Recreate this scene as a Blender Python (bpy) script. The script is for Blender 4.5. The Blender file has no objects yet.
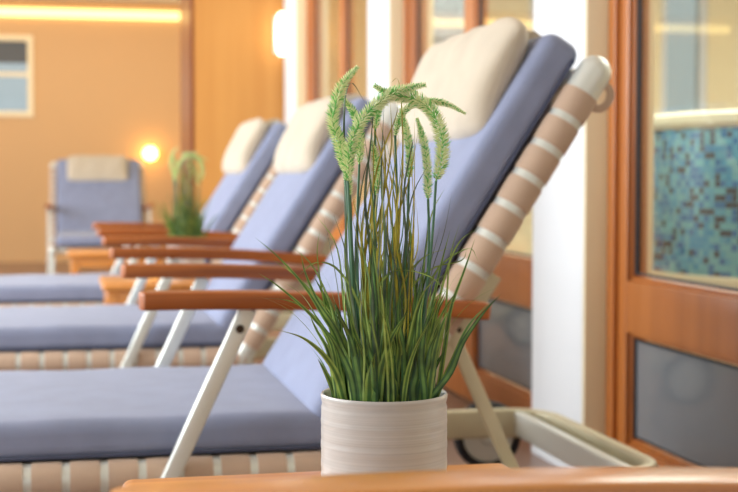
import bpy, bmesh, math, random
from mathutils import Vector, Matrix
random.seed(7)
S = bpy.context.scene
COL = S.collection
R = math.radians

# ------------------------------------------------------------------ materials
def lin(c):
    return tuple(((v/255)/12.92 if v/255 <= .04045 else ((v/255+.055)/1.055)**2.4) for v in c) + (1,)

def new_mat(name):
    m = bpy.data.materials.new(name); m.use_nodes = True
    nt = m.node_tree; b = nt.nodes['Principled BSDF']
    return m, nt, b

def plain(name, rgb, rough=.5, metal=0, bump=0, bscale=200, var=0, coat=0):
    m, nt, b = new_mat(name)
    b.inputs['Base Color'].default_value = lin(rgb)
    b.inputs['Roughness'].default_value = rough
    b.inputs['Metallic'].default_value = metal
    b.inputs['Coat Weight'].default_value = coat
    tc = nt.nodes.new('ShaderNodeTexCoord')
    if bump or var:
        n = nt.nodes.new('ShaderNodeTexNoise'); n.inputs['Scale'].default_value = bscale
        n.inputs['Detail'].default_value = 4
        nt.links.new(tc.outputs['Object'], n.inputs['Vector'])
        if bump:
            bp = nt.nodes.new('ShaderNodeBump'); bp.inputs['Strength'].default_value = bump
            bp.inputs['Distance'].default_value = .002
            nt.links.new(n.outputs['Fac'], bp.inputs['Height']); nt.links.new(bp.outputs['Normal'], b.inputs['Normal'])
        if var:
            mx = nt.nodes.new('ShaderNodeMix'); mx.data_type = 'RGBA'
            c = lin(rgb)
            mx.inputs['A'].default_value = tuple(v*(1-var) for v in c[:3])+(1,)
            mx.inputs['B'].default_value = tuple(min(1, v*(1+var)) for v in c[:3])+(1,)
            nt.links.new(n.outputs['Fac'], mx.inputs['Factor']); nt.links.new(mx.outputs['Result'], b.inputs['Base Color'])
    return m

def fabric(name, rgb, scale=900, bump=.4, rough=.9):
    m, nt, b = new_mat(name)
    b.inputs['Roughness'].default_value = rough
    b.inputs['Sheen Weight'].default_value = .15
    tc = nt.nodes.new('ShaderNodeTexCoord')
    n = nt.nodes.new('ShaderNodeTexNoise'); n.inputs['Scale'].default_value = scale; n.inputs['Detail'].default_value = 2
    n2 = nt.nodes.new('ShaderNodeTexNoise'); n2.inputs['Scale'].default_value = 14
    nt.links.new(tc.outputs['Object'], n.inputs['Vector']); nt.links.new(tc.outputs['Object'], n2.inputs['Vector'])
    ad = nt.nodes.new('ShaderNodeMath'); ad.operation = 'ADD'
    nt.links.new(n.outputs['Fac'], ad.inputs[0]); nt.links.new(n2.outputs['Fac'], ad.inputs[1])
    mr = nt.nodes.new('ShaderNodeMapRange'); mr.inputs['From Min'].default_value = .6; mr.inputs['From Max'].default_value = 1.4
    nt.links.new(ad.outputs[0], mr.inputs['Value'])
    mx = nt.nodes.new('ShaderNodeMix'); mx.data_type = 'RGBA'; c = lin(rgb)
    mx.inputs['A'].default_value = tuple(v*.88 for v in c[:3])+(1,)
    mx.inputs['B'].default_value = tuple(min(1, v*1.12) for v in c[:3])+(1,)
    nt.links.new(mr.outputs[0], mx.inputs['Factor']); nt.links.new(mx.outputs['Result'], b.inputs['Base Color'])
    bp = nt.nodes.new('ShaderNodeBump'); bp.inputs['Strength'].default_value = bump; bp.inputs['Distance'].default_value = .001
    nt.links.new(n.outputs['Fac'], bp.inputs['Height']); nt.links.new(bp.outputs['Normal'], b.inputs['Normal'])
    return m

def wood(name, dark, light, axis=0, rough=.35, sc=1.0, coat=.3):
    m, nt, b = new_mat(name)
    tc = nt.nodes.new('ShaderNodeTexCoord'); mp = nt.nodes.new('ShaderNodeMapping')
    s = [38*sc, 38*sc, 38*sc]; s[axis] = 1.6*sc
    mp.inputs['Scale'].default_value = s
    n = nt.nodes.new('ShaderNodeTexNoise'); n.inputs['Scale'].default_value = 1; n.inputs['Detail'].default_value = 6
    n.inputs['Distortion'].default_value = .6
    cr = nt.nodes.new('ShaderNodeValToRGB')
    cr.color_ramp.elements[0].position = .3; cr.color_ramp.elements[0].color = lin(dark)
    cr.color_ramp.elements[1].position = .7; cr.color_ramp.elements[1].color = lin(light)
    nt.links.new(tc.outputs['Object'], mp.inputs['Vector']); nt.links.new(mp.outputs[0], n.inputs['Vector'])
    nt.links.new(n.outputs['Fac'], cr.inputs['Fac']); nt.links.new(cr.outputs['Color'], b.inputs['Base Color'])
    b.inputs['Roughness'].default_value = rough
    b.inputs['Coat Weight'].default_value = coat; b.inputs['Coat Roughness'].default_value = .2
    return m

def emit(name, rgb, strength):
    m, nt, b = new_mat(name)
    b.inputs['Base Color'].default_value = lin(rgb)
    b.inputs['Emission Color'].default_value = lin(rgb)
    b.inputs['Emission Strength'].default_value = strength
    return m

def glass(name, tint=(245, 250, 248), ior=1.5):
    m = bpy.data.materials.new(name); m.use_nodes = True; nt = m.node_tree
    nt.nodes.clear()
    out = nt.nodes.new('ShaderNodeOutputMaterial'); mix = nt.nodes.new('ShaderNodeMixShader')
    tr = nt.nodes.new('ShaderNodeBsdfTransparent'); tr.inputs['Color'].default_value = lin(tint)
    gl = nt.nodes.new('ShaderNodeBsdfGlossy'); gl.inputs['Roughness'].default_value = .01
    fr = nt.nodes.new('ShaderNodeFresnel'); fr.inputs['IOR'].default_value = ior
    ge = nt.nodes.new('ShaderNodeNewGeometry'); mr = nt.nodes.new('ShaderNodeMapRange')
    mr.inputs['To Min'].default_value = ior; mr.inputs['To Max'].default_value = 1/ior
    nt.links.new(ge.outputs['Backfacing'], mr.inputs['Value']); nt.links.new(mr.outputs[0], fr.inputs['IOR'])
    nt.links.new(fr.outputs[0], mix.inputs[0]); nt.links.new(tr.outputs[0], mix.inputs[1])
    nt.links.new(gl.outputs[0], mix.inputs[2]); nt.links.new(mix.outputs[0], out.inputs[0])
    return m

def mosaic(name):
    m, nt, b = new_mat(name)
    uv = nt.nodes.new('ShaderNodeUVMap')
    sc = nt.nodes.new('ShaderNodeVectorMath'); sc.operation = 'SCALE'; sc.inputs['Scale'].default_value = 1/.0215
    nt.links.new(uv.outputs[0], sc.inputs[0])
    fl = nt.nodes.new('ShaderNodeVectorMath'); fl.operation = 'FLOOR'; nt.links.new(sc.outputs[0], fl.inputs[0])
    fc = nt.nodes.new('ShaderNodeVectorMath'); fc.operation = 'FRACTION'; nt.links.new(sc.outputs[0], fc.inputs[0])
    wn = nt.nodes.new('ShaderNodeTexWhiteNoise'); nt.links.new(fl.outputs[0], wn.inputs['Vector'])
    ns = nt.nodes.new('ShaderNodeTexNoise'); ns.inputs['Scale'].default_value = .18; nt.links.new(fl.outputs[0], ns.inputs['Vector'])
    ad = nt.nodes.new('ShaderNodeMath'); ad.operation = 'MULTIPLY_ADD'; ad.inputs[1].default_value = .6
    sb = nt.nodes.new('ShaderNodeMath'); sb.operation = 'SUBTRACT'; sb.inputs[1].default_value = .35
    nt.links.new(ns.outputs['Fac'], sb.inputs[0])
    nt.links.new(wn.outputs['Value'], ad.inputs[0]); nt.links.new(sb.outputs[0], ad.inputs[2])
    cr = nt.nodes.new('ShaderNodeValToRGB'); cr.color_ramp.interpolation = 'CONSTANT'
    e = cr.color_ramp.elements
    e[0].position = 0; e[0].color = lin((60, 150, 190))
    e[1].position = .22; e[1].color = lin((120, 185, 190))
    for p, c in ((.42, (30, 105, 165)), (.54, (95, 170, 195)), (.64, (52, 26, 32)), (.80, (40, 125, 175)), (.92, (120, 48, 38))):
        x = e.new(p); x.color = lin(c)
    nt.links.new(ad.outputs[0], cr.inputs['Fac'])
    sp = nt.nodes.new('ShaderNodeSeparateXYZ'); nt.links.new(fc.outputs[0], sp.inputs[0])
    ms = []
    for k in (0, 1):
        a = nt.nodes.new('ShaderNodeMath'); a.operation = 'GREATER_THAN'; a.inputs[1].default_value = .14
        nt.links.new(sp.outputs[k], a.inputs[0]); ms.append(a)
    mu = nt.nodes.new('ShaderNodeMath'); mu.operation = 'MULTIPLY'
    nt.links.new(ms[0].outputs[0], mu.inputs[0]); nt.links.new(ms[1].outputs[0], mu.inputs[1])
    mx = nt.nodes.new('ShaderNodeMix'); mx.data_type = 'RGBA'; mx.inputs['A'].default_value = lin((120, 170, 185))
    nt.links.new(mu.outputs[0], mx.inputs['Factor']); nt.links.new(cr.outputs['Color'], mx.inputs['B'])
    nt.links.new(mx.outputs['Result'], b.inputs['Base Color'])
    b.inputs['Roughness'].default_value = .25
    return m

def blade_mat(name, edge, mid, tip=None):
    """leaf with a lighter or darker centre stripe across its width, from UV"""
    m, nt, b = new_mat(name)
    uv = nt.nodes.new('ShaderNodeUVMap'); sp = nt.nodes.new('ShaderNodeSeparateXYZ'); nt.links.new(uv.outputs[0], sp.inputs[0])
    cr = nt.nodes.new('ShaderNodeValToRGB'); e = cr.color_ramp.elements
    e[0].position = 0; e[0].color = lin(edge); e[1].position = 1; e[1].color = lin(edge)
    for p, c in ((.22, edge), (.36, mid), (.64, mid), (.78, edge)):
        x = e.new(p); x.color = lin(c)
    nt.links.new(sp.outputs[0], cr.inputs['Fac'])
    oi = nt.nodes.new('ShaderNodeTexCoord'); n = nt.nodes.new('ShaderNodeTexNoise'); n.inputs['Scale'].default_value = 60
    nt.links.new(oi.outputs['Object'], n.inputs['Vector'])
    hs = nt.nodes.new('ShaderNodeHueSaturation'); mr = nt.nodes.new('ShaderNodeMapRange')
    mr.inputs['From Min'].default_value = .3; mr.inputs['From Max'].default_value = .7
    mr.inputs['To Min'].default_value = .65; mr.inputs['To Max'].default_value = 1.5
    nt.links.new(n.outputs['Fac'], mr.inputs['Value']); nt.links.new(mr.outputs[0], hs.inputs['Value'])
    nt.links.new(cr.outputs['Color'], hs.inputs['Color']); nt.links.new(hs.outputs[0], b.inputs['Base Color'])
    b.inputs['Roughness'].default_value = .42
    b.inputs['Subsurface Weight'].default_value = 0
    return m

M = dict(
    cushion=fabric('blue_grey_cushion_fabric', (138, 147, 176)),
    piping=fabric('dark_piping_fabric', (70, 76, 100)),
    pillow=fabric('cream_pillow_fabric', (200, 188, 168)),
    sling=fabric('tan_sling_fabric', (196, 170, 148)),
    metal=plain('satin_white_aluminium', (222, 226, 220), .35, .35),
    olive=plain('champagne_aluminium', (206, 198, 168), .45, .2, var=.15, bscale=12),
    black=plain('black_rubber', (25, 25, 30), .6),
    screw=plain('dark_screw_steel', (70, 62, 55), .3, .9),
    arm=wood('red_brown_armrest_wood', (128, 62, 14), (184, 102, 34), rough=.42, coat=.15),
    table=wood('orange_table_wood', (198, 118, 44), (230, 158, 80), coat=.6),
    door=wood('orange_brown_door_wood', (166, 96, 40), (188, 114, 52), axis=2, sc=.5),
    brown=wood('dark_brown_wood', (110, 52, 24), (138, 72, 36), axis=2, sc=.5),
    panel=wood('honey_panel_wood', (198, 138, 66), (208, 150, 76), axis=2, rough=.5, sc=.35, coat=.1),
    tan=plain('tan_orange_wall_paint', (208, 168, 120), .7, bump=.1, bscale=80, var=.03),
    white=plain('white_paint', (220, 225, 230), .6, bump=.05, bscale=60),
    cream=plain('cream_paint', (240, 226, 190), .6, bump=.05, bscale=60),
    ceil=plain('warm_white_ceiling_paint', (236, 226, 208), .8),
    floor=plain('mauve_brown_floor_tile', (138, 112, 98), .35, var=.12, bscale=9),
    cove=emit('cove_lamp_glow', (255, 220, 140), 2.1),
    lamp=emit('sconce_glass_glow', (255, 240, 212), 5),
    lamp2=emit('round_lamp_glow', (255, 196, 110), 14),
    glass=glass('clear_door_glass'),
    grey=plain('grey_back_painted_glass', (122, 128, 134), .06, var=.04, bscale=5),
    mosaic=mosaic('blue_mosaic_tiles'),
    slate=plain('dark_grey_blind', (92, 96, 100), .7),
    soil=plain('dark_moss', (40, 44, 26), .95, bump=1, bscale=150),
    leaf=blade_mat('green_leaf', (126, 152, 70), (62, 98, 44)),
    leaf2=blade_mat('deep_green_leaf', (48, 84, 44), (92, 128, 62)),
    grass=blade_mat('fine_green_grass', (110, 136, 60), (140, 162, 84)),
    olivegrass=blade_mat('olive_yellow_grass', (148, 138, 36), (172, 158, 48)),
    darkgrass=blade_mat('dark_slate_green_grass', (66, 82, 60), (84, 102, 74)),
    stem=plain('blue_green_stem', (70, 112, 84), .5),
    grain=plain('pale_yellow_green_grain', (228, 236, 182), .6),
    grain2=plain('fresh_green_grain', (124, 196, 104), .6),
)
# pot ceramic: irregular horizontal throwing rings
def pot_mat():
    m, nt, b = new_mat('ribbed_beige_ceramic')
    tc = nt.nodes.new('ShaderNodeTexCoord'); mp = nt.nodes.new('ShaderNodeMapping'); mp.inputs['Scale'].default_value = (3, 3, 430)
    n = nt.nodes.new('ShaderNodeTexNoise'); n.inputs['Scale'].default_value = 1; n.inputs['Detail'].default_value = 3
    nt.links.new(tc.outputs['Object'], mp.inputs['Vector']); nt.links.new(mp.outputs[0], n.inputs['Vector'])
    cr = nt.nodes.new('ShaderNodeValToRGB'); e = cr.color_ramp.elements
    e[0].position = .3; e[0].color = lin((182, 178, 173)); e[1].position = .7; e[1].color = lin((194, 190, 185))
    nt.links.new(n.outputs['Fac'], cr.inputs['Fac']); nt.links.new(cr.outputs['Color'], b.inputs['Base Color'])
    bp = nt.nodes.new('ShaderNodeBump'); bp.inputs['Strength'].default_value = .22; bp.inputs['Distance'].default_value = .0012
    nt.links.new(n.outputs['Fac'], bp.inputs['Height']); nt.links.new(bp.outputs['Normal'], b.inputs['Normal'])
    b.inputs['Roughness'].default_value = .28
    return m
M['pot'] = pot_mat()

# ------------------------------------------------------------------ mesh helpers
class MB:
    def __init__(s): s.v = []; s.f = []; s.uv = []; s.mi = []
    def add(s, vs, fs, uvs=None, mi=0):
        o = len(s.v); s.v += [tuple(v) for v in vs]
        for i, f in enumerate(fs):
            s.f.append([o+k for k in f]); s.uv.append(uvs[i] if uvs else None); s.mi.append(mi)
    def build(s, name, mats, parent=None, smooth=True, fix=True):
        me = bpy.data.meshes.new(name); me.from_pydata(s.v, [], s.f)
        if not isinstance(mats, (list, tuple)): mats = [mats]
        for m in mats: me.materials.append(m)
        for p, mi in zip(me.polygons, s.mi): p.material_index = mi
        if any(u for u in s.uv):
            ul = me.uv_layers.new(name='UVMap')
            for p, u in zip(me.polygons, s.uv):
                if u:
                    for li, c in zip(p.loop_indices, u): ul.data[li].uv = c
        if fix:
            bm = bmesh.new(); bm.from_mesh(me)
            bmesh.ops.remove_doubles(bm, verts=bm.verts, dist=1e-5)
            bmesh.ops.recalc_face_normals(bm, faces=bm.faces)
            bm.to_mesh(me); bm.free()
        for p in me.polygons: p.use_smooth = smooth
        if smooth:
            try: me.set_sharp_from_angle(angle=R(38))
            except Exception: pass
        o = bpy.data.objects.new(name, me); COL.objects.link(o); o.parent = parent
        return o
    def box(s, a, b, mi=0):
        x0, y0, z0 = a; x1, y1, z1 = b
        v = [(x, y, z) for z in (z0, z1) for y in (y0, y1) for x in (x0, x1)]
        s.add(v, [(0, 2, 3, 1), (4, 5, 7, 6), (0, 1, 5, 4), (2, 6, 7, 3), (0, 4, 6, 2), (1, 3, 7, 5)], mi=mi); return s
    def bbox(s, a, b, r=.004, n=3, bulge=None, seg=4, xf=None):
        """box with rounded edges (radius r)"""
        c = [(p+q)/2 for p, q in zip(a, b)]; h = [abs(q-p)/2 for p, q in zip(a, b)]
        r = min([r]+[k*.999 for k in h])
        def grid(H):
            g = [-H + r*(1-math.cos(R(90*i/seg))) for i in range(seg)]
            m_ = [-H+r + (2*H-2*r)*i/n for i in range(n+1)]
            return g + m_ + [-x for x in reversed(g)]
        G = [grid(k) for k in h]
        def pos(p):
            inn = [max(-h[i]+r, min(h[i]-r, p[i])) for i in range(3)]
            d = Vector([p[i]-inn[i] for i in range(3)])
            if d.length > 1e-9: d = d.normalized()*r
            q = Vector(inn)+d
            if bulge: q = bulge(q, h)
            q = Vector(c)+q
            return xf(q) if xf else q
        for ax in range(3):
            i, j = [k for k in range(3) if k != ax]
            for sg in (-1, 1):
                vs = []; fs = []
                for u in G[i]:
                    for w in G[j]:
                        p = [0, 0, 0]; p[i] = u; p[j] = w; p[ax] = sg*h[ax]; vs.append(pos(p))
                nj = len(G[j])
                for a_ in range(len(G[i])-1):
                    for b_ in range(nj-1):
                        k = a_*nj+b_; fs.append((k, k+nj, k+nj+1, k+1))
                s.add(vs, fs)
        return s
    def sweep(s, path, prof, up=(0, 0, 1), scale=None, cap=True, mi=0):
        """sweep closed profile [(side, up)] along path"""
        P = [Vector(p) for p in path]; n = len(prof); vs = []; up = Vector(up)
        for i, p in enumerate(P):
            t = (P[min(i+1, len(P)-1)]-P[max(i-1, 0)]).normalized()
            sd = t.cross(up)
            sd = sd.normalized() if sd.length > 1e-6 else Vector((1, 0, 0))
            nn = sd.cross(t).normalized()
            sc = scale[i] if scale else (1, 1)
            for a, b in prof: vs.append(p+sd*a*sc[0]+nn*b*sc[1])
        fs = []
        for i in range(len(P)-1):
            for k in range(n): fs.append((i*n+k, i*n+(k+1) % n, (i+1)*n+(k+1) % n, (i+1)*n+k))
        if cap: fs.append(tuple(range(n-1, -1, -1))); fs.append(tuple((len(P)-1)*n+k for k in range(n)))
        s.add(vs, fs, mi=mi); return s
    def lathe(s, prof, c=(0, 0, 0), n=48, mi=0):
        vs = [(c[0]+r*math.cos(2*math.pi*k/n), c[1]+r*math.sin(2*math.pi*k/n), c[2]+z) for r, z in prof for k in range(n)]
        fs = []
        for i in range(len(prof)-1):
            for k in range(n): fs.append((i*n+k, i*n+(k+1) % n, (i+1)*n+(k+1) % n, (i+1)*n+k))
        s.add(vs, fs, mi=mi); return s

def circ(r, n=16, ry=None):
    return [(r*math.cos(2*math.pi*k/n), (ry or r)*math.sin(2*math.pi*k/n)) for k in range(n)]
def rrect(w, h, r, seg=3):
    o = []
    for cx, cy, a0 in ((w/2-r, h/2-r, 0), (-w/2+r, h/2-r, 90), (-w/2+r, -h/2+r, 180), (w/2-r, -h/2+r, 270)):
        for k in range(seg+1):
            a = R(a0+90*k/seg); o.append((cx+r*math.cos(a), cy+r*math.sin(a)))
    return o
def spline(pts, n=8):
    P = [Vector(p) for p in pts]; P = [2*P[0]-P[1]]+P+[2*P[-1]-P[-2]]; o = []
    for i in range(1, len(P)-2):
        for k in range(n):
            t = k/n; a, b, c, d = P[i-1:i+3]
            o.append(.5*((2*b)+(c-a)*t+(2*a-5*b+4*c-d)*t*t+(3*b-a-3*c+d)*t**3))
    o.append(P[-2]); return o
def roundtube(path, r, n=16):
    """path + scales giving hemispherical ends"""
    P = [Vector(p) for p in path]; t0 = (P[1]-P[0]).normalized(); t1 = (P[-1]-P[-2]).normalized()
    A = []; SC = []
    for k in range(5):
        a = R(90*k/5+4); A.append(P[0]-t0*(r*math.cos(a)-0)); SC.append((math.sin(a),)*2)
    for p in P: A.append(p); SC.append((1, 1))
    for k in range(4, -1, -1):
        a = R(90*k/5+4); A.append(P[-1]+t1*r*math.cos(a)); SC.append((math.sin(a),)*2)
    return A, SC

def empty(name, loc=(0, 0, 0), rz=0):
    o = bpy.data.objects.new(name, None); COL.objects.link(o); o.location = loc; o.rotation_euler = (0, 0, rz)
    o.empty_display_size = .1; return o
def tag(o, label=None, cat=None, group=None, kind=None):
    for k, v in (('label', label), ('category', cat), ('group', group), ('kind', kind)):
        if v: o[k] = v
    return o
def struct(o): o['kind'] = 'structure'; return o
def copy_tree(o, parent=None):
    c = o.copy(); COL.objects.link(c); c.parent = parent
    for ch in list(o.children): copy_tree(ch, c)
    return c

# ------------------------------------------------------------------ the room
WX = 1.32        # plane of the door wall
EY = 13.2        # end wall
CZ = 2.32
o = struct(MB().box((-4, -1.2, -.1), (5.2, 14.0, 0)).build('floor', M['floor'], smooth=False))
struct(MB().box((-4, -1.3, 0), (5.3, -1.2, 2.62)).build('wall_front_blocker', M['white'], smooth=False))  # unseen wall added behind the camera to block light on camera-facing sides
o = struct(MB().box((-4, -1.2, CZ), (WX+.06, 12.55, CZ+.1)).build('ceiling', M['ceil'], smooth=False))
# raised cove slot between ceiling edge and end wall
mb = MB(); mb.box((-4, 12.5, 2.62), (WX+.06, EY+.12, 2.70)); mb.box((-4, 12.5, CZ+.1), (WX+.06, 12.55, 2.62))
struct(mb.build('trim_1', M['ceil'], smooth=False))
# end wall with its window opening
wx0, wx1, wz0, wz1 = -1.35, -.27, 1.33, 2.07
mb = MB()
mb.box((-4, EY, 0), (WX+.06, EY+.12, wz0)); mb.box((-4, EY, wz1), (WX+.06, EY+.12, 2.62))
mb.box((-4, EY, wz0), (wx0, EY+.12, wz1)); mb.box((wx1, EY, wz0), (WX+.06, EY+.12, wz1))
struct(mb.build('wall_back', M['tan'], smooth=False))
o = tag(MB().bbox((-3.9, EY-.05, 2.238), (WX-.02, EY-.001, 2.315), r=.01).build('cove_light', M['cove']),
        'long glowing yellow cove light running along the top of the tan end wall', 'light')
# end window
w = struct(empty('window_1', (0, EY, 0)))
mb = MB()
t = .05
mb.box((wx0, -.02, wz0), (wx0+t, .08, wz1)); mb.box((wx1-t, -.02, wz0), (wx1, .08, wz1))
mb.box((wx0+t, -.02, wz0), (wx1-t, .08, wz0+t)); mb.box((wx0+t, -.02, wz1-t), (wx1-t, .08, wz1))
mb.box((wx0+t, .0, 1.70), (wx1-t, .05, 1.735))
mb.build('window_frame', M['cream'], w, smooth=False)
MB().box((wx0+t, .055, wz0+t), (wx1-t, .06, wz1-t)).build('pane', M['glass'], w, smooth=False)
MB().box((wx0+t, .025, 1.82), (wx1-t, .035, wz1-t)).build('blind', M['slate'], w, smooth=False)
# honey coloured panel wall that juts out beside the row, dark edge facing the room
mb = MB(); mb.box((.735, 8.15, 0), (WX+.06, 8.87, CZ)); struct(mb.build('wall_partition', M['panel'], smooth=False))
mb = MB(); mb.box((.715, 8.145, 0), (.735, 8.875, CZ)); struct(mb.build('trim_2', M['brown'], smooth=False))

# columns on the door side
CX = 1.257
cols = [(1.12, 1.52), (3.275, 3.67), (5.42, 5.82), (7.70, 8.12)]
for i, (a, b) in enumerate(cols):
    struct(MB().bbox((CX, a+.012, 0), (WX+.12, b, CZ), r=.004).build('column_%d' % (i+1), M['white']))
    struct(MB().bbox((CX+.002, a, 0), (WX+.12, a+.012, CZ), r=.002).build('trim_%d' % (i+3), M['cream']))
bays = [(1.52, 3.275), (3.67, 5.42), (5.82, 7.70)]
mb = MB()
for a, b in bays: mb.box((WX-.01, a, 2.16), (WX+.1, b, CZ))
mb.box((WX-.01, -1.2, 0), (WX+.1, 1.12, CZ)); mb.box((WX-.01, 8.87, 0), (WX+.1, EY, 2.62))
struct(mb.build('wall_right', M['cream'], smooth=False))

def door_bay(i, a, b):
    d = struct(empty('door_%d' % i, (WX, (a+b)/2, 0)))
    c = (b-a)/2; J = .045
    mb = MB()
    mb.bbox((-.005, -c, 0), (.085, -c+J, 2.16), r=.004); mb.bbox((-.005, c-J, 0), (.085, c, 2.16), r=.004)
    mb.bbox((-.005, -c+J, 2.10), (.085, c-J, 2.16), r=.004)
    mb.build('jamb', M['door'], d)
    for sg in (-1, 1):
        y0, y1 = (0.002, c-J-.002) if sg > 0 else (-c+J+.002, -.002)
        st = .052; X0, X1 = .008, .062
        mb = MB()
        mb.bbox((X0, y0, .01), (X1, y0+st, 2.095), r=.004); mb.bbox((X0, y1-st, .01), (X1, y1, 2.095), r=.004)
        for z0, z1 in ((.01, .115), (.385, .512), (2.0, 2.095)):
            mb.bbox((X0+.001, y0+st-.002, z0), (X1-.001, y1-st+.002, z1), r=.003)
        # raised glazing beads
        for z0, z1 in ((.115, .385), (.512, 2.0)):
            bd = .009
            mb.bbox((X0+.012, y0+st-.002, z0-.002), (X1-.01, y0+st+bd, z1+.002), r=.003)
            mb.bbox((X0+.012, y1-st-bd, z0-.002), (X1-.01, y1-st+.002, z1+.002), r=.003)
            mb.bbox((X0+.012, y0+st, z0-.002), (X1-.01, y1-st, z0+bd), r=.003)
            mb.bbox((X0+.012, y0+st, z1-bd), (X1-.01, y1-st, z1+.002), r=.003)
        leaf = mb.build('door_leaf', M['door'], d)
        gk = MB()
        for z0, z1 in ((.129, .371), (.526, 1.986)):
            ya, yb = y0+st+.009, y1-st-.009; g = .014
            gk.box((.026, ya, z0), (.034, ya+g, z1)); gk.box((.026, yb-g, z0), (.034, yb, z1))
            gk.box((.026, ya+g, z0), (.034, yb-g, z0+.006)); gk.box((.026, ya+g, z1-.006), (.034, yb-g, z1))
        gk.build('gasket', M['black'], leaf, smooth=False)
        MB().box((.028, y0+st+.009, .526), (.032, y1-st-.009, 1.986)).build('glass_pane', M['glass'], leaf, smooth=False)
        lp = MB().box((.028, y0+st+.009, .129), (.032, y1-st-.009, .371)).build('lower_pane', M['grey'], leaf, smooth=False)
        lp['label'] = 'opaque grey lower pane'
for i, (a, b) in enumerate(bays): door_bay(i+1, a, b)

# ---- the room behind the glass
mb = MB()
A = (WX+.1, 9.0)
mb.box((WX+.1, 9.0, 0), (5.2, 9.12, .95)); mb.box((WX+.1, 9.0, 2.15), (5.2, 9.12, 2.62))
for x0, x1 in ((WX+.1, 2.2), (2.75, 3.05), (3.55, 4.0), (4.35, 4.62), (5.0, 5.2)): mb.box((x0, 9.0, .95), (x1, 9.12, 2.15))
struct(mb.build('wall_pool_room', M['cream'], smooth=False))
struct(MB().box((5.2, -1.2, 0), (5.3, 9.12, 2.62)).build('wall_pool_side', M['cream'], smooth=False))
struct(MB().box((WX+.1, -1.2, 2.5), (5.3, 9.12, 2.62)).build('ceiling_pool_room', M['ceil'], smooth=False))
for k, (x0, x1) in enumerate(((2.2, 2.75), (3.05, 3.55), (4.0, 4.35), (4.62, 5.0))):
    w = struct(empty('window_%d' % (k+2), ((x0+x1)/2, 9.0, 0)))
    h = (x1-x0)/2
    mb = MB(); mb.box((-h, .02, .95), (-h+.05, .1, 2.15)); mb.box((h-.05, .02, .95), (h, .1, 2.15))
    mb.box((-h+.05, .02, .95), (h-.05, .1, 1.0)); mb.box((-h+.05, .02, 2.1), (h-.05, .1, 2.15))
    mb.build('window_frame', M['white'], w, smooth=False)
    MB().box((-h+.05, .05, 1.0), (h-.05, .056, 2.1)).build('pane', M['glass'], w, smooth=False)

# round mosaic whirlpool tub
tub = tag(empty('whirlpool_tub', (2.62, 4.25, 0)), 'round tub faced in blue mosaic tiles with a cream rim, behind the glass door', 'tub')
rr = .74
mb = MB(); n = 96; vs = []; fs = []; uvs = []
zs = [.46, .915]
for k in range(n):
    a0, a1 = 2*math.pi*k/n, 2*math.pi*(k+1)/n
    q = [(rr*math.cos(a0), rr*math.sin(a0), zs[0]), (rr*math.cos(a1), rr*math.sin(a1), zs[0]), (rr*math.cos(a1), rr*math.sin(a1), zs[1]), (rr*math.cos(a0), rr*math.sin(a0), zs[1])]
    mb.add(q, [(0, 1, 2, 3)], [[(a0*rr, zs[0]), (a1*rr, zs[0]), (a1*rr, zs[1]), (a0*rr, zs[1])]])
mb.build('tiled_side', M['mosaic'], tub)
MB().lathe([(rr-.03, 0), (rr+.02, 0), (rr+.02, .45), (rr+.01, .46), (rr-.03, .46), (rr-.03, 0)], n=96).build('plinth', M['cream'], tub)
MB().lathe([(rr-.16, .80), (rr-.16, .94), (rr-.12, .965), (rr, .968), (rr+.03, .955), (rr+.035, .93), (rr+.02, .915), (rr-.01, .915), (rr-.02, .80), (rr-.16, .80)], n=96).build('rim', M['cream'], tub)
MB().lathe([(0.0001, .86), (rr-.16, .86), (rr-.16, .855), (.0001, .855)], n=64).build('water', plain('pool_water', (120, 190, 200), .05), tub)

# ---- wall lamps
def round_sconce(x, label):
    r_ = empty('wall_lamp', (x, EY, 1.0))
    MB().lathe([(.0001, 0), (.04, .0), (.04, .012), (.015, .02), (.0001, .02)], n=24).build('wall_plate', M['metal'], r_).rotation_euler = (R(90), 0, 0)
    MB().sweep([(0, -.01, 0), (0, -.06, 0), (0, -.09, .03)], circ(.008, 10), up=(1, 0, 0)).build('bracket', M['metal'], r_)
    pr = [(max(.0001, .062*math.sin(R(a))), .062*math.cos(R(a))) for a in range(0, 181, 15)]
    MB().lathe(pr, c=(0, -.10, .0), n=28).build('glass_shade', M['lamp2'], r_)
    tag(r_, label, 'lamp')
round_sconce(.775, 'small round glowing lamp on the tan end wall beside the far lounger')
round_sconce(-2.5, 'small round glowing lamp on the tan end wall left of the window')
r_ = empty('wall_lamp', (1.235, 8.145, 1.60))
MB().bbox((-.035, -.02, -.11), (.035, 0, .11), r=.008).build('wall_plate', M['metal'], r_)
pr = [(max(.0001, .030*math.sin(R(a))**.6), .125*math.cos(R(a))) for a in range(0, 181, 10)]
MB().lathe(pr, c=(0, -.06, 0), n=28).build('glass_shade', M['lamp'], r_)
tag(r_, 'tall oval glowing white lamp on the honey panel wall next to a column', 'lamp')

# ------------------------------------------------------------------ lounger
LW = .68
UP = Vector((.537, 0, .843)); NN = Vector((-.843, 0, .537)); PV = Vector((.465, 0, .268))
def bk(t, n, y): return PV + UP*t + NN*n + Vector((0, y, 0))

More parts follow.
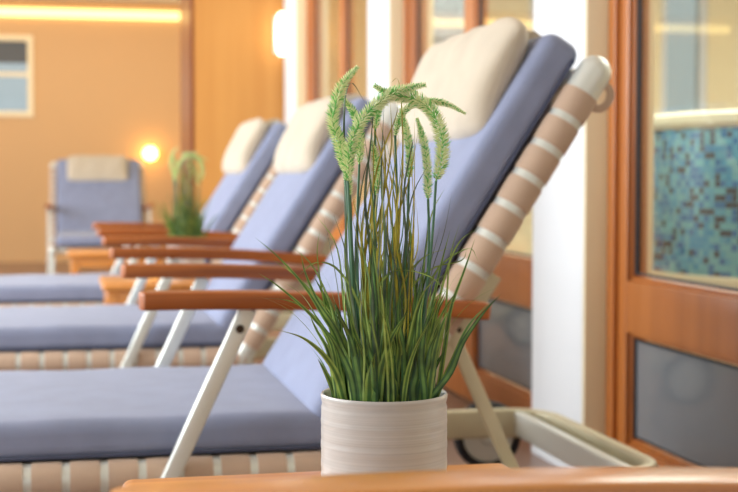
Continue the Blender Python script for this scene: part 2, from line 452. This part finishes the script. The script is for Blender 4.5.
def make_lounger(ang=57.5, pt=.72, armmat='arm', ph_=.295, bl=.815):
    global UP, NN
    UP = Vector((math.cos(R(ang)), 0, math.sin(R(ang)))); NN = Vector((-UP.z, 0, UP.x))
    root = empty('sun_lounger')
    # seat rails, one mesh each
    for y in (0, LW):
        P, sc = roundtube([(-.68, y, .27), (.462, y, .27)], .024)
        MB().sweep(P, circ(.0275, 20), up=(0, 1, 0), scale=sc).build('side_rail', M['metal'], root)
        P, sc = roundtube([bk(.0, 0, y), bk(.80, 0, y)], .030)
        MB().sweep(P, circ(.0300, 20), up=(0, 1, 0), scale=sc).build('back_rail', M['metal'], root)
    for x in (-.66,):
        MB().sweep([(x, .02, .27), (x, LW-.02, .27)], circ(.016, 14)).build('cross_bar', M['metal'], root)
    MB().sweep([bk(.80, -.002, .02), bk(.80, -.002, LW-.02)], circ(.016, 14)).build('cross_bar', M['metal'], root)
    MB().sweep([bk(.02, 0, .02), bk(.02, 0, LW-.02)], circ(.014, 14)).build('cross_bar', M['metal'], root)
    # tan sling: sleeves laced round the rails, a sheet between
    seat = MB(); per = .0608; gap = .0135
    for y in (0, LW):
        x = -.665
        while x < .43:
            seat.sweep([(x, y, .27), (x+.004, y, .27), (x+per-gap-.004, y, .27), (x+per-gap, y, .27)], circ(.0295, 20), up=(0, 1, 0), scale=[(.99, .99), (1, 1), (1, 1), (.99, .99)])
            x += per
    seat.box((-.66, .01, .272), (.43, LW-.01, .278)); seat.build('seat_sling', M['sling'], root)
    back = MB()
    for y in (0, LW):
        t = .04
        while t < .72:
            a = [bk(t, 0, y), bk(t+.004, 0, y), bk(t+per-gap-.004, 0, y), bk(t+per-gap, 0, y)]
            back.sweep(a, circ(.0320, 20), up=(0, 1, 0), scale=[(.99, .99), (1, 1), (1, 1), (.99, .99)])
            t += per
    vs = [bk(t, n, y) for t in (.04, .74) for n in (.004, .010) for y in (.01, LW-.01)]
    back.add(vs, [(0, 1, 3, 2), (4, 6, 7, 5), (0, 4, 5, 1), (2, 3, 7, 6), (0, 2, 6, 4), (1, 5, 7, 3)])
    back.build('back_sling', M['sling'], root)
    # cushions
    def bul(q, h):
        if q.z > 0:
            q.z += .006*(1-(q.x/h[0])**4)*(1-(q.y/h[1])**2) + .0015*math.sin(q.x*23+q.y*5)
        return q
    c = MB().bbox((-.70, .008, .300), (.445, LW-.025, .364), r=.022, n=18, bulge=bul, seg=4).build('seat_cushion', M['cushion'], root)
    pp = [(-.695, .008, .305), (.44, .008, .305)]
    MB().sweep(pp, circ(.0035, 8), up=(0, 1, 0)).build('piping', M['piping'], c)
    def bul2(q, h):
        if q.z > 0:
            q.z += .006*(1-(q.x/h[0])**4)*(1-(q.y/h[1])**2)
        return q
    def xf(q): return bk(q.x, q.z, q.y)
    c = MB().bbox((.035, .008, .031), (bl, LW-.025, .104), r=.024, n=14, bulge=bul2, seg=4, xf=xf).build('back_cushion', M['cushion'], root)
    MB().sweep([bk(.05, .040, .008), bk(.80, .040, .008)], circ(.0035, 8), up=(0, 1, 0)).build('piping', M['piping'], c)
    # head pillow: soft bolster, thick at mid length, slimmer towards its edges
    mb = MB(); ny = 30; na = 28; vs = []; fs = []
    for i in range(ny+1):
        v = math.sin(math.pi*(i/ny-.5)); y = LW/2+v*ph_
        e = max(0, 1-abs(v)**9)**.5 if abs(v) < 1 else 0
        for k in range(na):
            a = 2*math.pi*k/na; ca, sa = math.cos(a), math.sin(a)
            t = pt+.115*(.72+.28*e)*math.copysign(abs(ca)**.8, ca)
            nn = .126+.040*(.12+.88*e)*math.copysign(abs(sa)**.75, sa)+.018*ca + .003*math.sin(y*40+ca*3)
            vs.append(bk(t, nn, y))
    for i in range(ny):
        for k in range(na): fs.append((i*na+k, i*na+(k+1) % na, (i+1)*na+(k+1) % na, (i+1)*na+k))
    fs.append(tuple(range(na-1, -1, -1))); fs.append(tuple(ny*na+k for k in range(na)))
    mb.add(vs, fs); pil = mb.build('head_pillow', M['pillow'], root)
    for y in (.16, LW-.16):
        MB().sweep([bk(pt+.05, .108, y), bk(bl-.01, .107, y), bk(bl+.004, .09, y), bk(bl+.004, .03, y), bk(bl-.02, -.004, y), bk(.62, -.004, y)], rrect(.03, .003, .001), up=(0, 1, 0)).build('strap', M['pillow'], pil)
    # strap ring behind the rail top
    ring = [bk(.775+.023*math.cos(a), -.034+.020*math.sin(a), .012) for a in [2*math.pi*k/20 for k in range(21)]]
    MB().sweep(ring, rrect(.014, .003, .001), up=(0, 1, 0)).build('strap_ring', M['sling'], root)
    # armrests
    for y in (-.034, LW+.034):
        st = []; sc = []; x0, x1 = .114, .700; N = 40
        for i in range(N+1):
            u = .5-.5*math.cos(math.pi*i/N); x = x0+(x1-x0)*u
            z = .5615-.010*u*u-.018*u + .006*math.sin(math.pi*u)
            d = min(x-x0, x1-x)
            e = math.sqrt(max(.02, 1-(1-min(1, d/.009))**2))
            st.append((x, y, z)); sc.append((e*(1+.08*math.sin(math.pi*u*1.1)), .8+.2*e))
        MB().sweep(st, rrect(.052, .029, .0045), scale=sc).build('armrest', M[armmat], root)
    # front arm posts run down to the floor, with rubber feet and a pivot screw
    for y, sg in ((-.034, -1), (LW+.034, 1)):
        A, B = Vector((.290, y, .545)), Vector((.045, y, .022))
        p = MB().sweep([A, B], rrect(.020, .028, .004), up=(1, 0, 0)).build('front_leg', M['metal'], root)
        sx = A.lerp(B, .06)
        MB().sweep([(sx.x, y+sg*.009, sx.z), (sx.x, y+sg*.014, sx.z)], circ(.007, 12), up=(0, 0, 1)).build('screw', M['screw'], p)
        MB().sweep([B+Vector((.0047, 0, .010)), (.0350, y, 0)], rrect(.026, .038, .005), up=(1, 0, 0)).build('rubber_foot', M['black'], p)
        # rear leg below the base frame
        p = MB().sweep([(.56, y, .20), (.66, y, .018)], rrect(.020, .030, .004), up=(1, 0, 0)).build('rear_leg', M['metal'], root)
        MB().sweep([(.652, y, .03), (.668, y, 0)], rrect(.026, .036, .005), up=(1, 0, 0)).build('rubber_foot', M['black'], p)
        yy = 0 if sg < 0 else LW
        p = MB().sweep([(-.60, yy, .255), (-.62, yy, .018)], rrect(.026, .028, .004), up=(1, 0, 0)).build('foot_leg', M['metal'], root)
        MB().sweep([(-.618, yy, .03), (-.622, yy, 0)], rrect(.032, .034, .005), up=(1, 0, 0)).build('rubber_foot', M['black'], p)
    # base frame: flat U bar round the back, rounded corners
    pts = [(.40, .0, .212)]
    xr = 1.045; rc = .10
    pts.append((xr-rc, 0, .212))
    for k in range(1, 9): a = R(-90+90*k/8); pts.append((xr-rc+rc*math.cos(a), rc+rc*math.sin(a), .212))
    for k in range(0, 9): a = R(90*k/8); pts.append((xr-rc+rc*math.cos(a), LW-rc+rc*math.sin(a), .212))
    pts.append((.40, LW, .212))
    MB().sweep(pts, rrect(.024, .064, .006)).build('base_frame', M['olive'], root)
    MB().bbox((.975, .012, .186), (.995, LW-.012, .240), r=.004).build('cross_bar', M['metal'], root)
    # struts
    for y in (.036, LW-.036):
        MB().sweep([bk(.30, -.02, y), (.77, y, .235)], rrect(.014, .024, .003), up=(1, 0, 0)).build('back_strut', M['olive'], root)
        A_, sc = [bk(.20, -.050, y), bk(.415, -.050, y)], None
        MB().sweep(A_, rrect(.012, .026, .003), up=(1, 0, 0)).build('support_bracket', M['olive'], root)
        MB().sweep([bk(.30, -.05, y), bk(.30, 0, y)], circ(.008, 10), up=(0, 1, 0)).build('bolt', M['screw'], root)
    # small wheels held off the floor until the foot end is lifted
    for y, sg in ((-.040, -1), (LW+.040, 1)):
        wh = MB(); prof = []
        wh.lathe([(.060, -.012), (.072, -.013), (.078, -.008), (.078, .008), (.072, .013), (.060, .012), (.060, -.012)], n=40)
        t_ = wh.build('wheel', M['black'], root); t_.location = (.93, y, .178); t_.rotation_euler = (R(90), 0, 0)
        hb = MB().lathe([(.0001, -.011), (.018, -.013), (.022, -.009), (.061, -.008), (.061, .008), (.022, .009), (.018, .013), (.0001, .011)], n=40).build('hub_disc', M['metal'], t_)
    return root

spots = [((-.035, .079, 0), R(4.5), 'nearest lounger with an orange armrest coloured paler as if strongly lit, blurred along the bottom of the view', (57.5, .70, 'table')),  # paler table wood puts the bright light on this armrest's top into its colour
         ((0, 2.30, 0), 0, 'large blue-grey lounger directly behind the potted grass, cream pillow at the top', (57.2, .712, 'arm', .300, .826)),
         ((0, 3.80, 0), 0, 'middle lounger of the side-on row, its cream pillow just left of the grass tips', (57.5, .645, 'arm', .295, .795)),
         ((0, 5.30, 0), 0, 'farthest lounger of the side-on row, pillow in front of the honey panel wall', (57.5, .65, 'arm', .295, .785)),
         ((.595, 10.5, 0), R(90), 'lounger facing forward by itself against the tan end wall', (49, .655, 'arm', .235, .785))]
for loc, rz, lab, args in spots:
    o = make_lounger(*args)
    o.location = loc; o.rotation_euler = (0, 0, rz)
    tag(o, lab, 'sun lounger', 'sun loungers in the relaxation room')

# ------------------------------------------------------------------ side tables
def make_table():
    r_ = empty('side_table')
    w, d = .456, .42
    MB().bbox((-w/2, -d/2, .392), (w/2, d/2, .417), r=.012, seg=4).build('tabletop', M['table'], r_)
    # top's corners read rounded through a wider rim
    mb = MB()
    for y in (-d/2+.02, d/2-.038): mb.bbox((-w/2+.03, y, .345), (w/2-.03, y+.018, .393), r=.003)
    for x in (-w/2+.02, w/2-.038): mb.bbox((x, -d/2+.03, .345), (x+.018, d/2-.03, .393), r=.003)
    mb.build('apron', M['table'], r_)
    for x in (-1, 1):
        for y in (-1, 1):
            cx, cy = x*(w/2-.035), y*(d/2-.035)
            MB().bbox((cx-.018, cy-.018, 0), (cx+.018, cy+.018, .392), r=.004).build('leg', M['table'], r_)
    return r_
tb = make_table(); tb.location = (.287, 1.39, 0)
tag(tb, 'orange wooden side table carrying the sharp grey-white pot of grass', 'side table', 'wooden side tables between the loungers')
t2 = copy_tree(tb); t2.location = (.343, 4.83, 0)
tag(t2, 'small wooden side table carrying the blurred far pot of grass', 'side table', 'wooden side tables between the loungers')
t3 = copy_tree(tb); t3.location = (.235, 6.85, 0)
tag(t3, 'empty wooden side table in front of the lounger facing forward', 'side table', 'wooden side tables between the loungers')

# ------------------------------------------------------------------ potted grass
K = 1.405/1400
def pp_(px, py, dy=0): return Vector(((px-385)*K, dy, .125+(393-py)*K))
def ribbon(mb, pts, w, mi, fold=.25, twist=0, seg=5, face=None):
    P = spline(pts, seg); n = len(P); vs = []; ph = random.uniform(-.7, .7)
    base = face if face is not None else Vector((math.cos(ph), math.sin(ph), 0))
    for i, p in enumerate(P):
        t = i/(n-1)
        tg = (P[min(i+1, n-1)]-P[max(i-1, 0)]).normalized()
        sd = base - tg*base.dot(tg); sd.normalize()
        sd = Matrix.Rotation(twist*t, 3, tg) @ sd
        nn = tg.cross(sd)
        ww = w*(.55+.45*min(1, t*3))*max(.03, (1-t**2.2))*.5
        vs += [p-sd*ww+nn*ww*fold, p, p+sd*ww+nn*ww*fold]
    fs = []; uv = []
    for i in range(n-1):
        for k in (0, 1):
            a = i*3+k; fs.append((a, a+1, a+4, a+3))
            u0, u1 = k*.5, k*.5+.5; v0, v1 = i/(n-1), (i+1)/(n-1)
            uv.append([(u0, v0), (u1, v0), (u1, v1), (u0, v1)])
    mb.add(vs, fs, uv, mi)

def make_plant():
    root = empty('potted_grass')
    H = .1235; r0 = .0642
    prof = [(.0001, 0), (.055, 0), (.0605, .003), (r0-.001, .010)]
    rnd = random.Random(3)
    z = .013
    while z < H-.012:
        prof.append((r0-.0002-rnd.choice((0, .0002, .0004)), z)); z += rnd.choice((.0016, .002, .003))
    prof += [(r0-.0016, H-.010), (r0-.0003, H-.005), (r0, H-.002), (r0-.0010, H), (r0-.0030, H-.0003), (r0-.0040, H-.003), (r0-.0045, .02), (.0001, .016)]
    MB().lathe(prof, n=96).build('pot', M['pot'], root)
    mb = MB(); mb.lathe([(.0001, H-.024), (.03, H-.022), (r0-.0046, H-.028), (r0-.0046, H-.034), (.0001, H-.034)], n=32)
    mb.build('moss', M['soil'], root)
    # ---- broad and fine leaves in one foliage mesh
    mb = MB()
    def bs(px, dy=0): return pp_(px, 412, dy)
    traced = [   # (points in image frame of the pot plane, depth drift, width, material)
        ([(345, 399), (340, 346), (322, 312), (305, 285), (281, 258), (258, 238)], -.02, .0055, 0),
        ([(341, 398), (333, 344), (312, 313), (281, 285), (262, 272)], -.035, .005, 0),
        ([(343, 396), (329, 344), (312, 316), (288, 302), (246, 299)], .0, .004, 0),
        ([(346, 399), (338, 372), (325, 351), (305, 334), (279, 325)], -.05, .0085, 0),
        ([(355, 399), (352, 367), (339, 330), (319, 299), (307, 271), (303, 251)], -.03, .0055, 0),
        ([(379, 399), (382, 366), (391, 335), (405, 309)], -.06, .0095, 0),
        ([(372, 399), (368, 360), (357, 330)], -.055, .0075, 1),
        ([(443, 398), (450, 370), (462, 340), (482, 310), (498, 292)], -.04, .007, 1),
        ([(446, 399), (452, 362), (468, 326), (492, 299)], -.02, .006, 0),
        ([(440, 399), (446, 350), (452, 310), (466, 270), (476, 240)], .0, .0055, 0),
        ([(335, 390), (328, 375), (319, 358)], -.02, .008, 0),
        ([(360, 399), (340, 330), (300, 283), (272, 262)], .02, .004, 2),
        ([(350, 395), (335, 320), (315, 270), (292, 247)], .0, .0035, 2),
        ([(420, 399), (428, 330), (440, 270), (450, 230)], -.02, .005, 0),
        ([(405, 399), (404, 350), (398, 310), (402, 282)], -.05, .008, 1),
        ([(392, 399), (390, 340), (385, 300)], -.058, .0075, 0),
        ([(425, 399), (421, 355), (425, 322), (433, 300)], -.05, .008, 1),
        ([(436, 399), (433, 356), (440, 325), (449, 304)], -.045, .0075, 0),
        ([(410, 395), (418, 320), (440, 270), (470, 250), (480, 262)], .01, .003, 2),
        ([(400, 395), (402, 310), (430, 272), (462, 262), (468, 250)], .0, .003, 2),
        ([(370, 395), (372, 310), (392, 272), (430, 276), (452, 300)], -.03, .0035, 2),
        ([(380, 395), (362, 310), (340, 270), (318, 262), (300, 275)], -.03, .0035, 2),
        ([(430, 399), (446, 330), (452, 262), (462, 225)], .02, .0035, 2),
        ([(360, 395), (346, 320), (338, 250), (316, 215)], .0, .003, 2),
        ([(352, 395), (330, 330), (318, 262), (320, 232)], .01, .003, 2),
    ]
    for pts, dd, w, mi in traced:
        n = len(pts); P = [bs(385+(pts[0][0]-385)*.8, dd*.6)]
        for i, (x, y) in enumerate(pts):
            yy = dd*(.7+.5*i/n)
            if i == 0: yy = max(-.045, min(.045, yy)); lx = math.sqrt(.053**2-min(.045, abs(yy))**2)/K; x = 385+max(-lx, min(lx, x-385))
            P.append(pp_(x, y, yy))
        ribbon(mb, P, w, mi, face=Vector((1, random.uniform(-.25, .25), 0)), twist=random.uniform(-.5, .5))
    def rand_blade(h, reach, w, mi, droop=.0, br=.052):
        a = random.uniform(0, 2*math.pi); r = br*math.sqrt(random.random())
        b = Vector((r*math.cos(a), r*math.sin(a), .104))
        a2 = a+random.uniform(-.6, .6)
        d = Vector((math.cos(a2), math.sin(a2), 0)); hh = h*random.uniform(.75, 1.12); rc = reach*random.uniform(.3, 1)*(.35+r/br)
        if d.y > 0: rc *= .7
        P = []
        for k in range(6):
            t = k/5
            P.append(b+d*rc*(t**1.9)+Vector((0, 0, hh*(t-droop*t**3)))+Vector((random.uniform(-1, 1), random.uniform(-1, 1), 0))*.003*t)
        tw = Vector((-math.sin(a), math.cos(a), 0)) if w < .005 else Vector((-math.sin(a)+1.2*(1 if math.sin(a) < 0 else -1), math.cos(a), 0))
        ribbon(mb, P, w*random.uniform(.75, 1.2), mi, twist=random.uniform(-.9, .9), face=tw.normalized())
    for _ in range(62): rand_blade(.080, .020, .0105, random.choice((0, 1, 1)))
    for _ in range(70): rand_blade(.135, .036, .0080, random.choice((0, 0, 1)), .1)
    for _ in range(36): rand_blade(.185, .075, .0032, 2, .25)
    for _ in range(34): rand_blade(.165, .020, .0060, random.choice((1, 1, 4, 0)), .04, .042)
    for _ in range(30): rand_blade(.21, .03, .0034, random.choice((1, 2, 4)), .05, .045)
    # fine tall central blades, olive and dark
    tall = [([(376, 380), (372, 260), (366, 200), (372, 140), (376, 89)], 4, .0026), ([(380, 380), (386, 260), (382, 180), (385, 100)], 4, .0026),
            ([(395, 380), (400, 240), (404, 150), (400, 84), (391, 84)], 3, .0022), ([(372, 380), (378, 260), (392, 190), (400, 130)], 3, .0024),
            ([(385, 380), (392, 250), (410, 180), (420, 128)], 3, .0022), ([(366, 380), (370, 270), (384, 200), (386, 150), (380, 120)], 3, .0022),
            ([(400, 380), (396, 260), (388, 190), (378, 140), (366, 110)], 3, .0022), ([(390, 380), (404, 260), (412, 200), (430, 163)], 4, .002),
            ([(410, 380), (402, 270), (398, 210), (404, 160)], 3, .0024), ([(360, 380), (356, 260), (362, 190), (372, 150)], 4, .002),
            ([(372, 380), (366, 250), (378, 170), (396, 120), (398, 104)], 3, .002), ([(384, 380), (380, 240), (392, 150), (391, 100)], 3, .002),
            ([(404, 380), (410, 280), (404, 200), (412, 150), (414, 140)], 4, .002), ([(350, 330), (346, 200), (345, 110), (352, 84), (366, 104)], 4, .0022),
            ([(395, 380), (385, 280), (376, 220), (382, 165)], 3, .0022), ([(420, 380), (416, 290), (412, 240), (416, 190)], 2, .0024),
            ([(440, 300), (450, 262), (462, 240), (480, 228)], 2, .002), ([(388, 380), (398, 300), (420, 262), (446, 250), (470, 250)], 2, .002),
            ([(426, 380), (424, 290), (432, 220), (446, 190)], 2, .002), ([(362, 380), (352, 300), (346, 250), (352, 190)], 2, .0022),
            ([(377, 380), (384, 300), (372, 240), (360, 215)], 3, .002), ([(398, 380), (406, 300), (396, 240), (400, 190), (408, 170)], 3, .002)]
    for pts, mi, w in tall:
        dd = random.uniform(-.025, .02)
        P = [pp_(385+(pts[0][0]-385)*.6, 405, dd*.5)]+[pp_(x, y, dd+random.uniform(-.006, .006)) for x, y in pts]
        ribbon(mb, P, w*1.5, mi, face=Vector((1, random.uniform(-.5, .5), 0)), twist=random.uniform(-.8, .8), seg=6)
    for _ in range(40):
        x0 = random.uniform(362, 412); top = random.uniform(110, 220); x1 = x0+random.uniform(-16, 16)
        dd = random.uniform(-.03, .03)
        P = [pp_(x0, 405, dd*.5), pp_(x0+random.uniform(-4, 4), 300, dd), pp_((x0+x1)/2+random.uniform(-9, 9), (300+top)/2, dd+random.uniform(-.01, .01)), pp_(x1, top, dd+random.uniform(-.015, .015))]
        ribbon(mb, P, random.uniform(.0018, .0034), random.choice((3, 3, 2, 4, 1)), face=Vector((1, random.uniform(-.5, .5), 0)), twist=random.uniform(-1, 1), seg=6)
    mb.build('foliage', [M['leaf'], M['leaf2'], M['grass'], M['olivegrass'], M['darkgrass']], root, fix=False)
    # ---- drooping seed spikes: stem + grains
    spikes = [  # head tip ... head base, then stem
        ([(358, 70), (345, 84), (337, 104), (334, 124), (341, 148), (346, 172)], [(350, 230), (354, 320), (358, 395)], -.012, .0085),
        ([(424, 88), (404, 92), (386, 101), (368, 116), (355, 138), (350, 160), (349, 182)], [(352, 240), (356, 320), (362, 395)], -.026, .0088),
        ([(376, 89), (392, 98), (412, 100), (430, 112), (440, 134), (442, 158), (436, 182)], [(432, 240), (424, 320), (414, 395)], -.022, .0095),
        ([(466, 114), (450, 105), (434, 102), (416, 104), (402, 116), (396, 136)], [(398, 200), (398, 300), (396, 395)], .010, .0050),
        ([(418, 120), (424, 140), (428, 165), (429, 200)], [(430, 250), (424, 320), (412, 395)], .004, .0060),
        ([(342, 98), (350, 106), (357, 120), (361, 138), (360, 165)], [(358, 230), (360, 320), (366, 395)], .016, .0062),
        ([(372, 142), (376, 155), (379, 175), (376, 196)], [(374, 250), (374, 320), (374, 395)], .012, .0055),
        ([(402, 110), (407, 130), (411, 152), (410, 180)], [(408, 240), (402, 320), (398, 395)], .014, .0060),
        ([(418, 92), (400, 88), (388, 94), (380, 110), (376, 130)], [(376, 220), (378, 310), (380, 395)], .022, .0050),
        ([(330, 112), (336, 126), (343, 146), (348, 172), (351, 196)], [(353, 250), (358, 320), (364, 395)], -.004, .0058),
    ]
    for head, stem, dd, rad in spikes:
        hp = spline([pp_(x, y, dd+.004*math.sin(i*1.3)) for i, (x, y) in enumerate(head)], 14)
        sp = MB(); acc = 0; k = 0
        L = sum((hp[i+1]-hp[i]).length for i in range(len(hp)-1)); s_ = 0; nxt = 0
        sp.sweep(hp, circ(.0009, 6), up=(0, 1, 0), mi=1)
        for i in range(len(hp)-1):
            seg = hp[i+1]-hp[i]; sl = seg.length
            while nxt < s_+sl:
                f = (nxt-s_)/sl; p = hp[i]+seg*f; tg = -seg.normalized()   # towards tip
                u = nxt/L
                rr_ = rad*(.35+.65*min(1, u/.30))*(1 if u < .9 else (1-(u-.9)*4))
                side = tg.cross(Vector((0, 1, 0))).normalized(); oth = tg.cross(side)
                nw = 8
                for q in range(nw):
                    a = 2*math.pi*(q+.5*(k % 2))/nw+random.uniform(-.15, .15)
                    rad_d = side*math.cos(a)+oth*math.sin(a)
                    d = (rad_d*.86+tg*.50).normalized(); ln = rr_*random.uniform(1.0, 1.25)
                    A0 = p; A1 = p+d*ln
                    mid = A0.lerp(A1, .45); w_ = .00085
                    c1 = d.cross(tg).normalized() if d.cross(tg).length > 1e-4 else side
                    c2 = d.cross(c1)
                    vs = [A0, mid+c1*w_, mid+c2*w_, mid-c1*w_, mid-c2*w_, A1]
                    fs = [(0, 1, 2), (0, 2, 3), (0, 3, 4), (0, 4, 1), (5, 2, 1), (5, 3, 2), (5, 4, 3), (5, 1, 4)]
                    sp.add(vs, fs, mi=(0 if random.random() < .76 else 1))
                k += 1; nxt += .0022
            s_ += sl
        o_ = sp.build('seed_spike', [M['grain'], M['grain2']], root, smooth=False, fix=False)
        st = [hp[-1]]+[pp_(385+(x-385), y, dd*(1-.3*i)) for i, (x, y) in enumerate(stem)]
        st[-1] = pp_(385+(stem[-1][0]-385)*.8, 405, dd*.5)
        MB().sweep(spline(st, 6), circ(.0013, 8), up=(0, 1, 0)).build('stem', M['stem'], o_)
    return root
TH = math.atan(304/1400)
pl = make_plant()
pl.location = (.3135, 1.372, .4172); pl.rotation_euler = (0, 0, -TH)
tag(pl, 'sharp foreground grey-white ribbed pot of artificial grass with drooping pale seed spikes', 'potted plant', 'pots of ornamental grass')
p2 = copy_tree(pl); p2.location = (.405, 4.86, .4172); p2.rotation_euler = (0, 0, .1)
tag(p2, 'blurred far pot of ornamental grass, small, standing between the farther loungers', 'potted plant', 'pots of ornamental grass')

# ------------------------------------------------------------------ lights
def area(name, loc, rot, sx, sy, power, col):
    l = bpy.data.lights.new(name, 'AREA'); l.shape = 'RECTANGLE'; l.size = sx; l.size_y = sy; l.energy = power; l.color = col
    o = bpy.data.objects.new(name, l); COL.objects.link(o); o.location = loc; o.rotation_euler = rot; return o
# daylight from the window front on the left side of the room
area('window_daylight', (-3.4, 5.4, 1.5), (0, R(-82), 0), 1.6, 9.5, 400, (.93, .97, 1))
# warm fill lamps added overhead to brighten the end wall and panel wall
area('warm_fill', (-.6, 12.0, CZ-.01), (R(28), 0, 0), 3.5, .3, 30, (1, .80, .55))
area('warm_fill', (.75, 7.2, CZ-.01), (R(25), 0, 0), .8, .3, 6, (1, .80, .5))
area('pool_room_light', (3.3, 4.5, 2.45), (0, 0, 0), 2.5, 5, 260, (1, .97, .93))

w = bpy.data.worlds.new('World'); S.world = w; w.use_nodes = True
bg = w.node_tree.nodes['Background']; bg.inputs['Color'].default_value = (.86, .93, 1, 1); bg.inputs['Strength'].default_value = .6

# ------------------------------------------------------------------ camera
cam = bpy.data.cameras.new('Camera'); co = bpy.data.objects.new('Camera', cam); COL.objects.link(co)
co.location = (0, 0, .755)
cam.sensor_width = 36; cam.lens = 36*1400/738
co.rotation_euler = (R(90)-math.atan(66/1400), 0, -TH)
cam.clip_start = .02
cam.dof.use_dof = True; cam.dof.focus_distance = 1.385; cam.dof.aperture_fstop = .0683/.0092
S.camera = co
S.view_settings.view_transform = 'Standard'; S.view_settings.look = 'None'
S.view_settings.gamma = 1; S.view_settings.use_curve_mapping = False
S.view_settings.exposure = .12
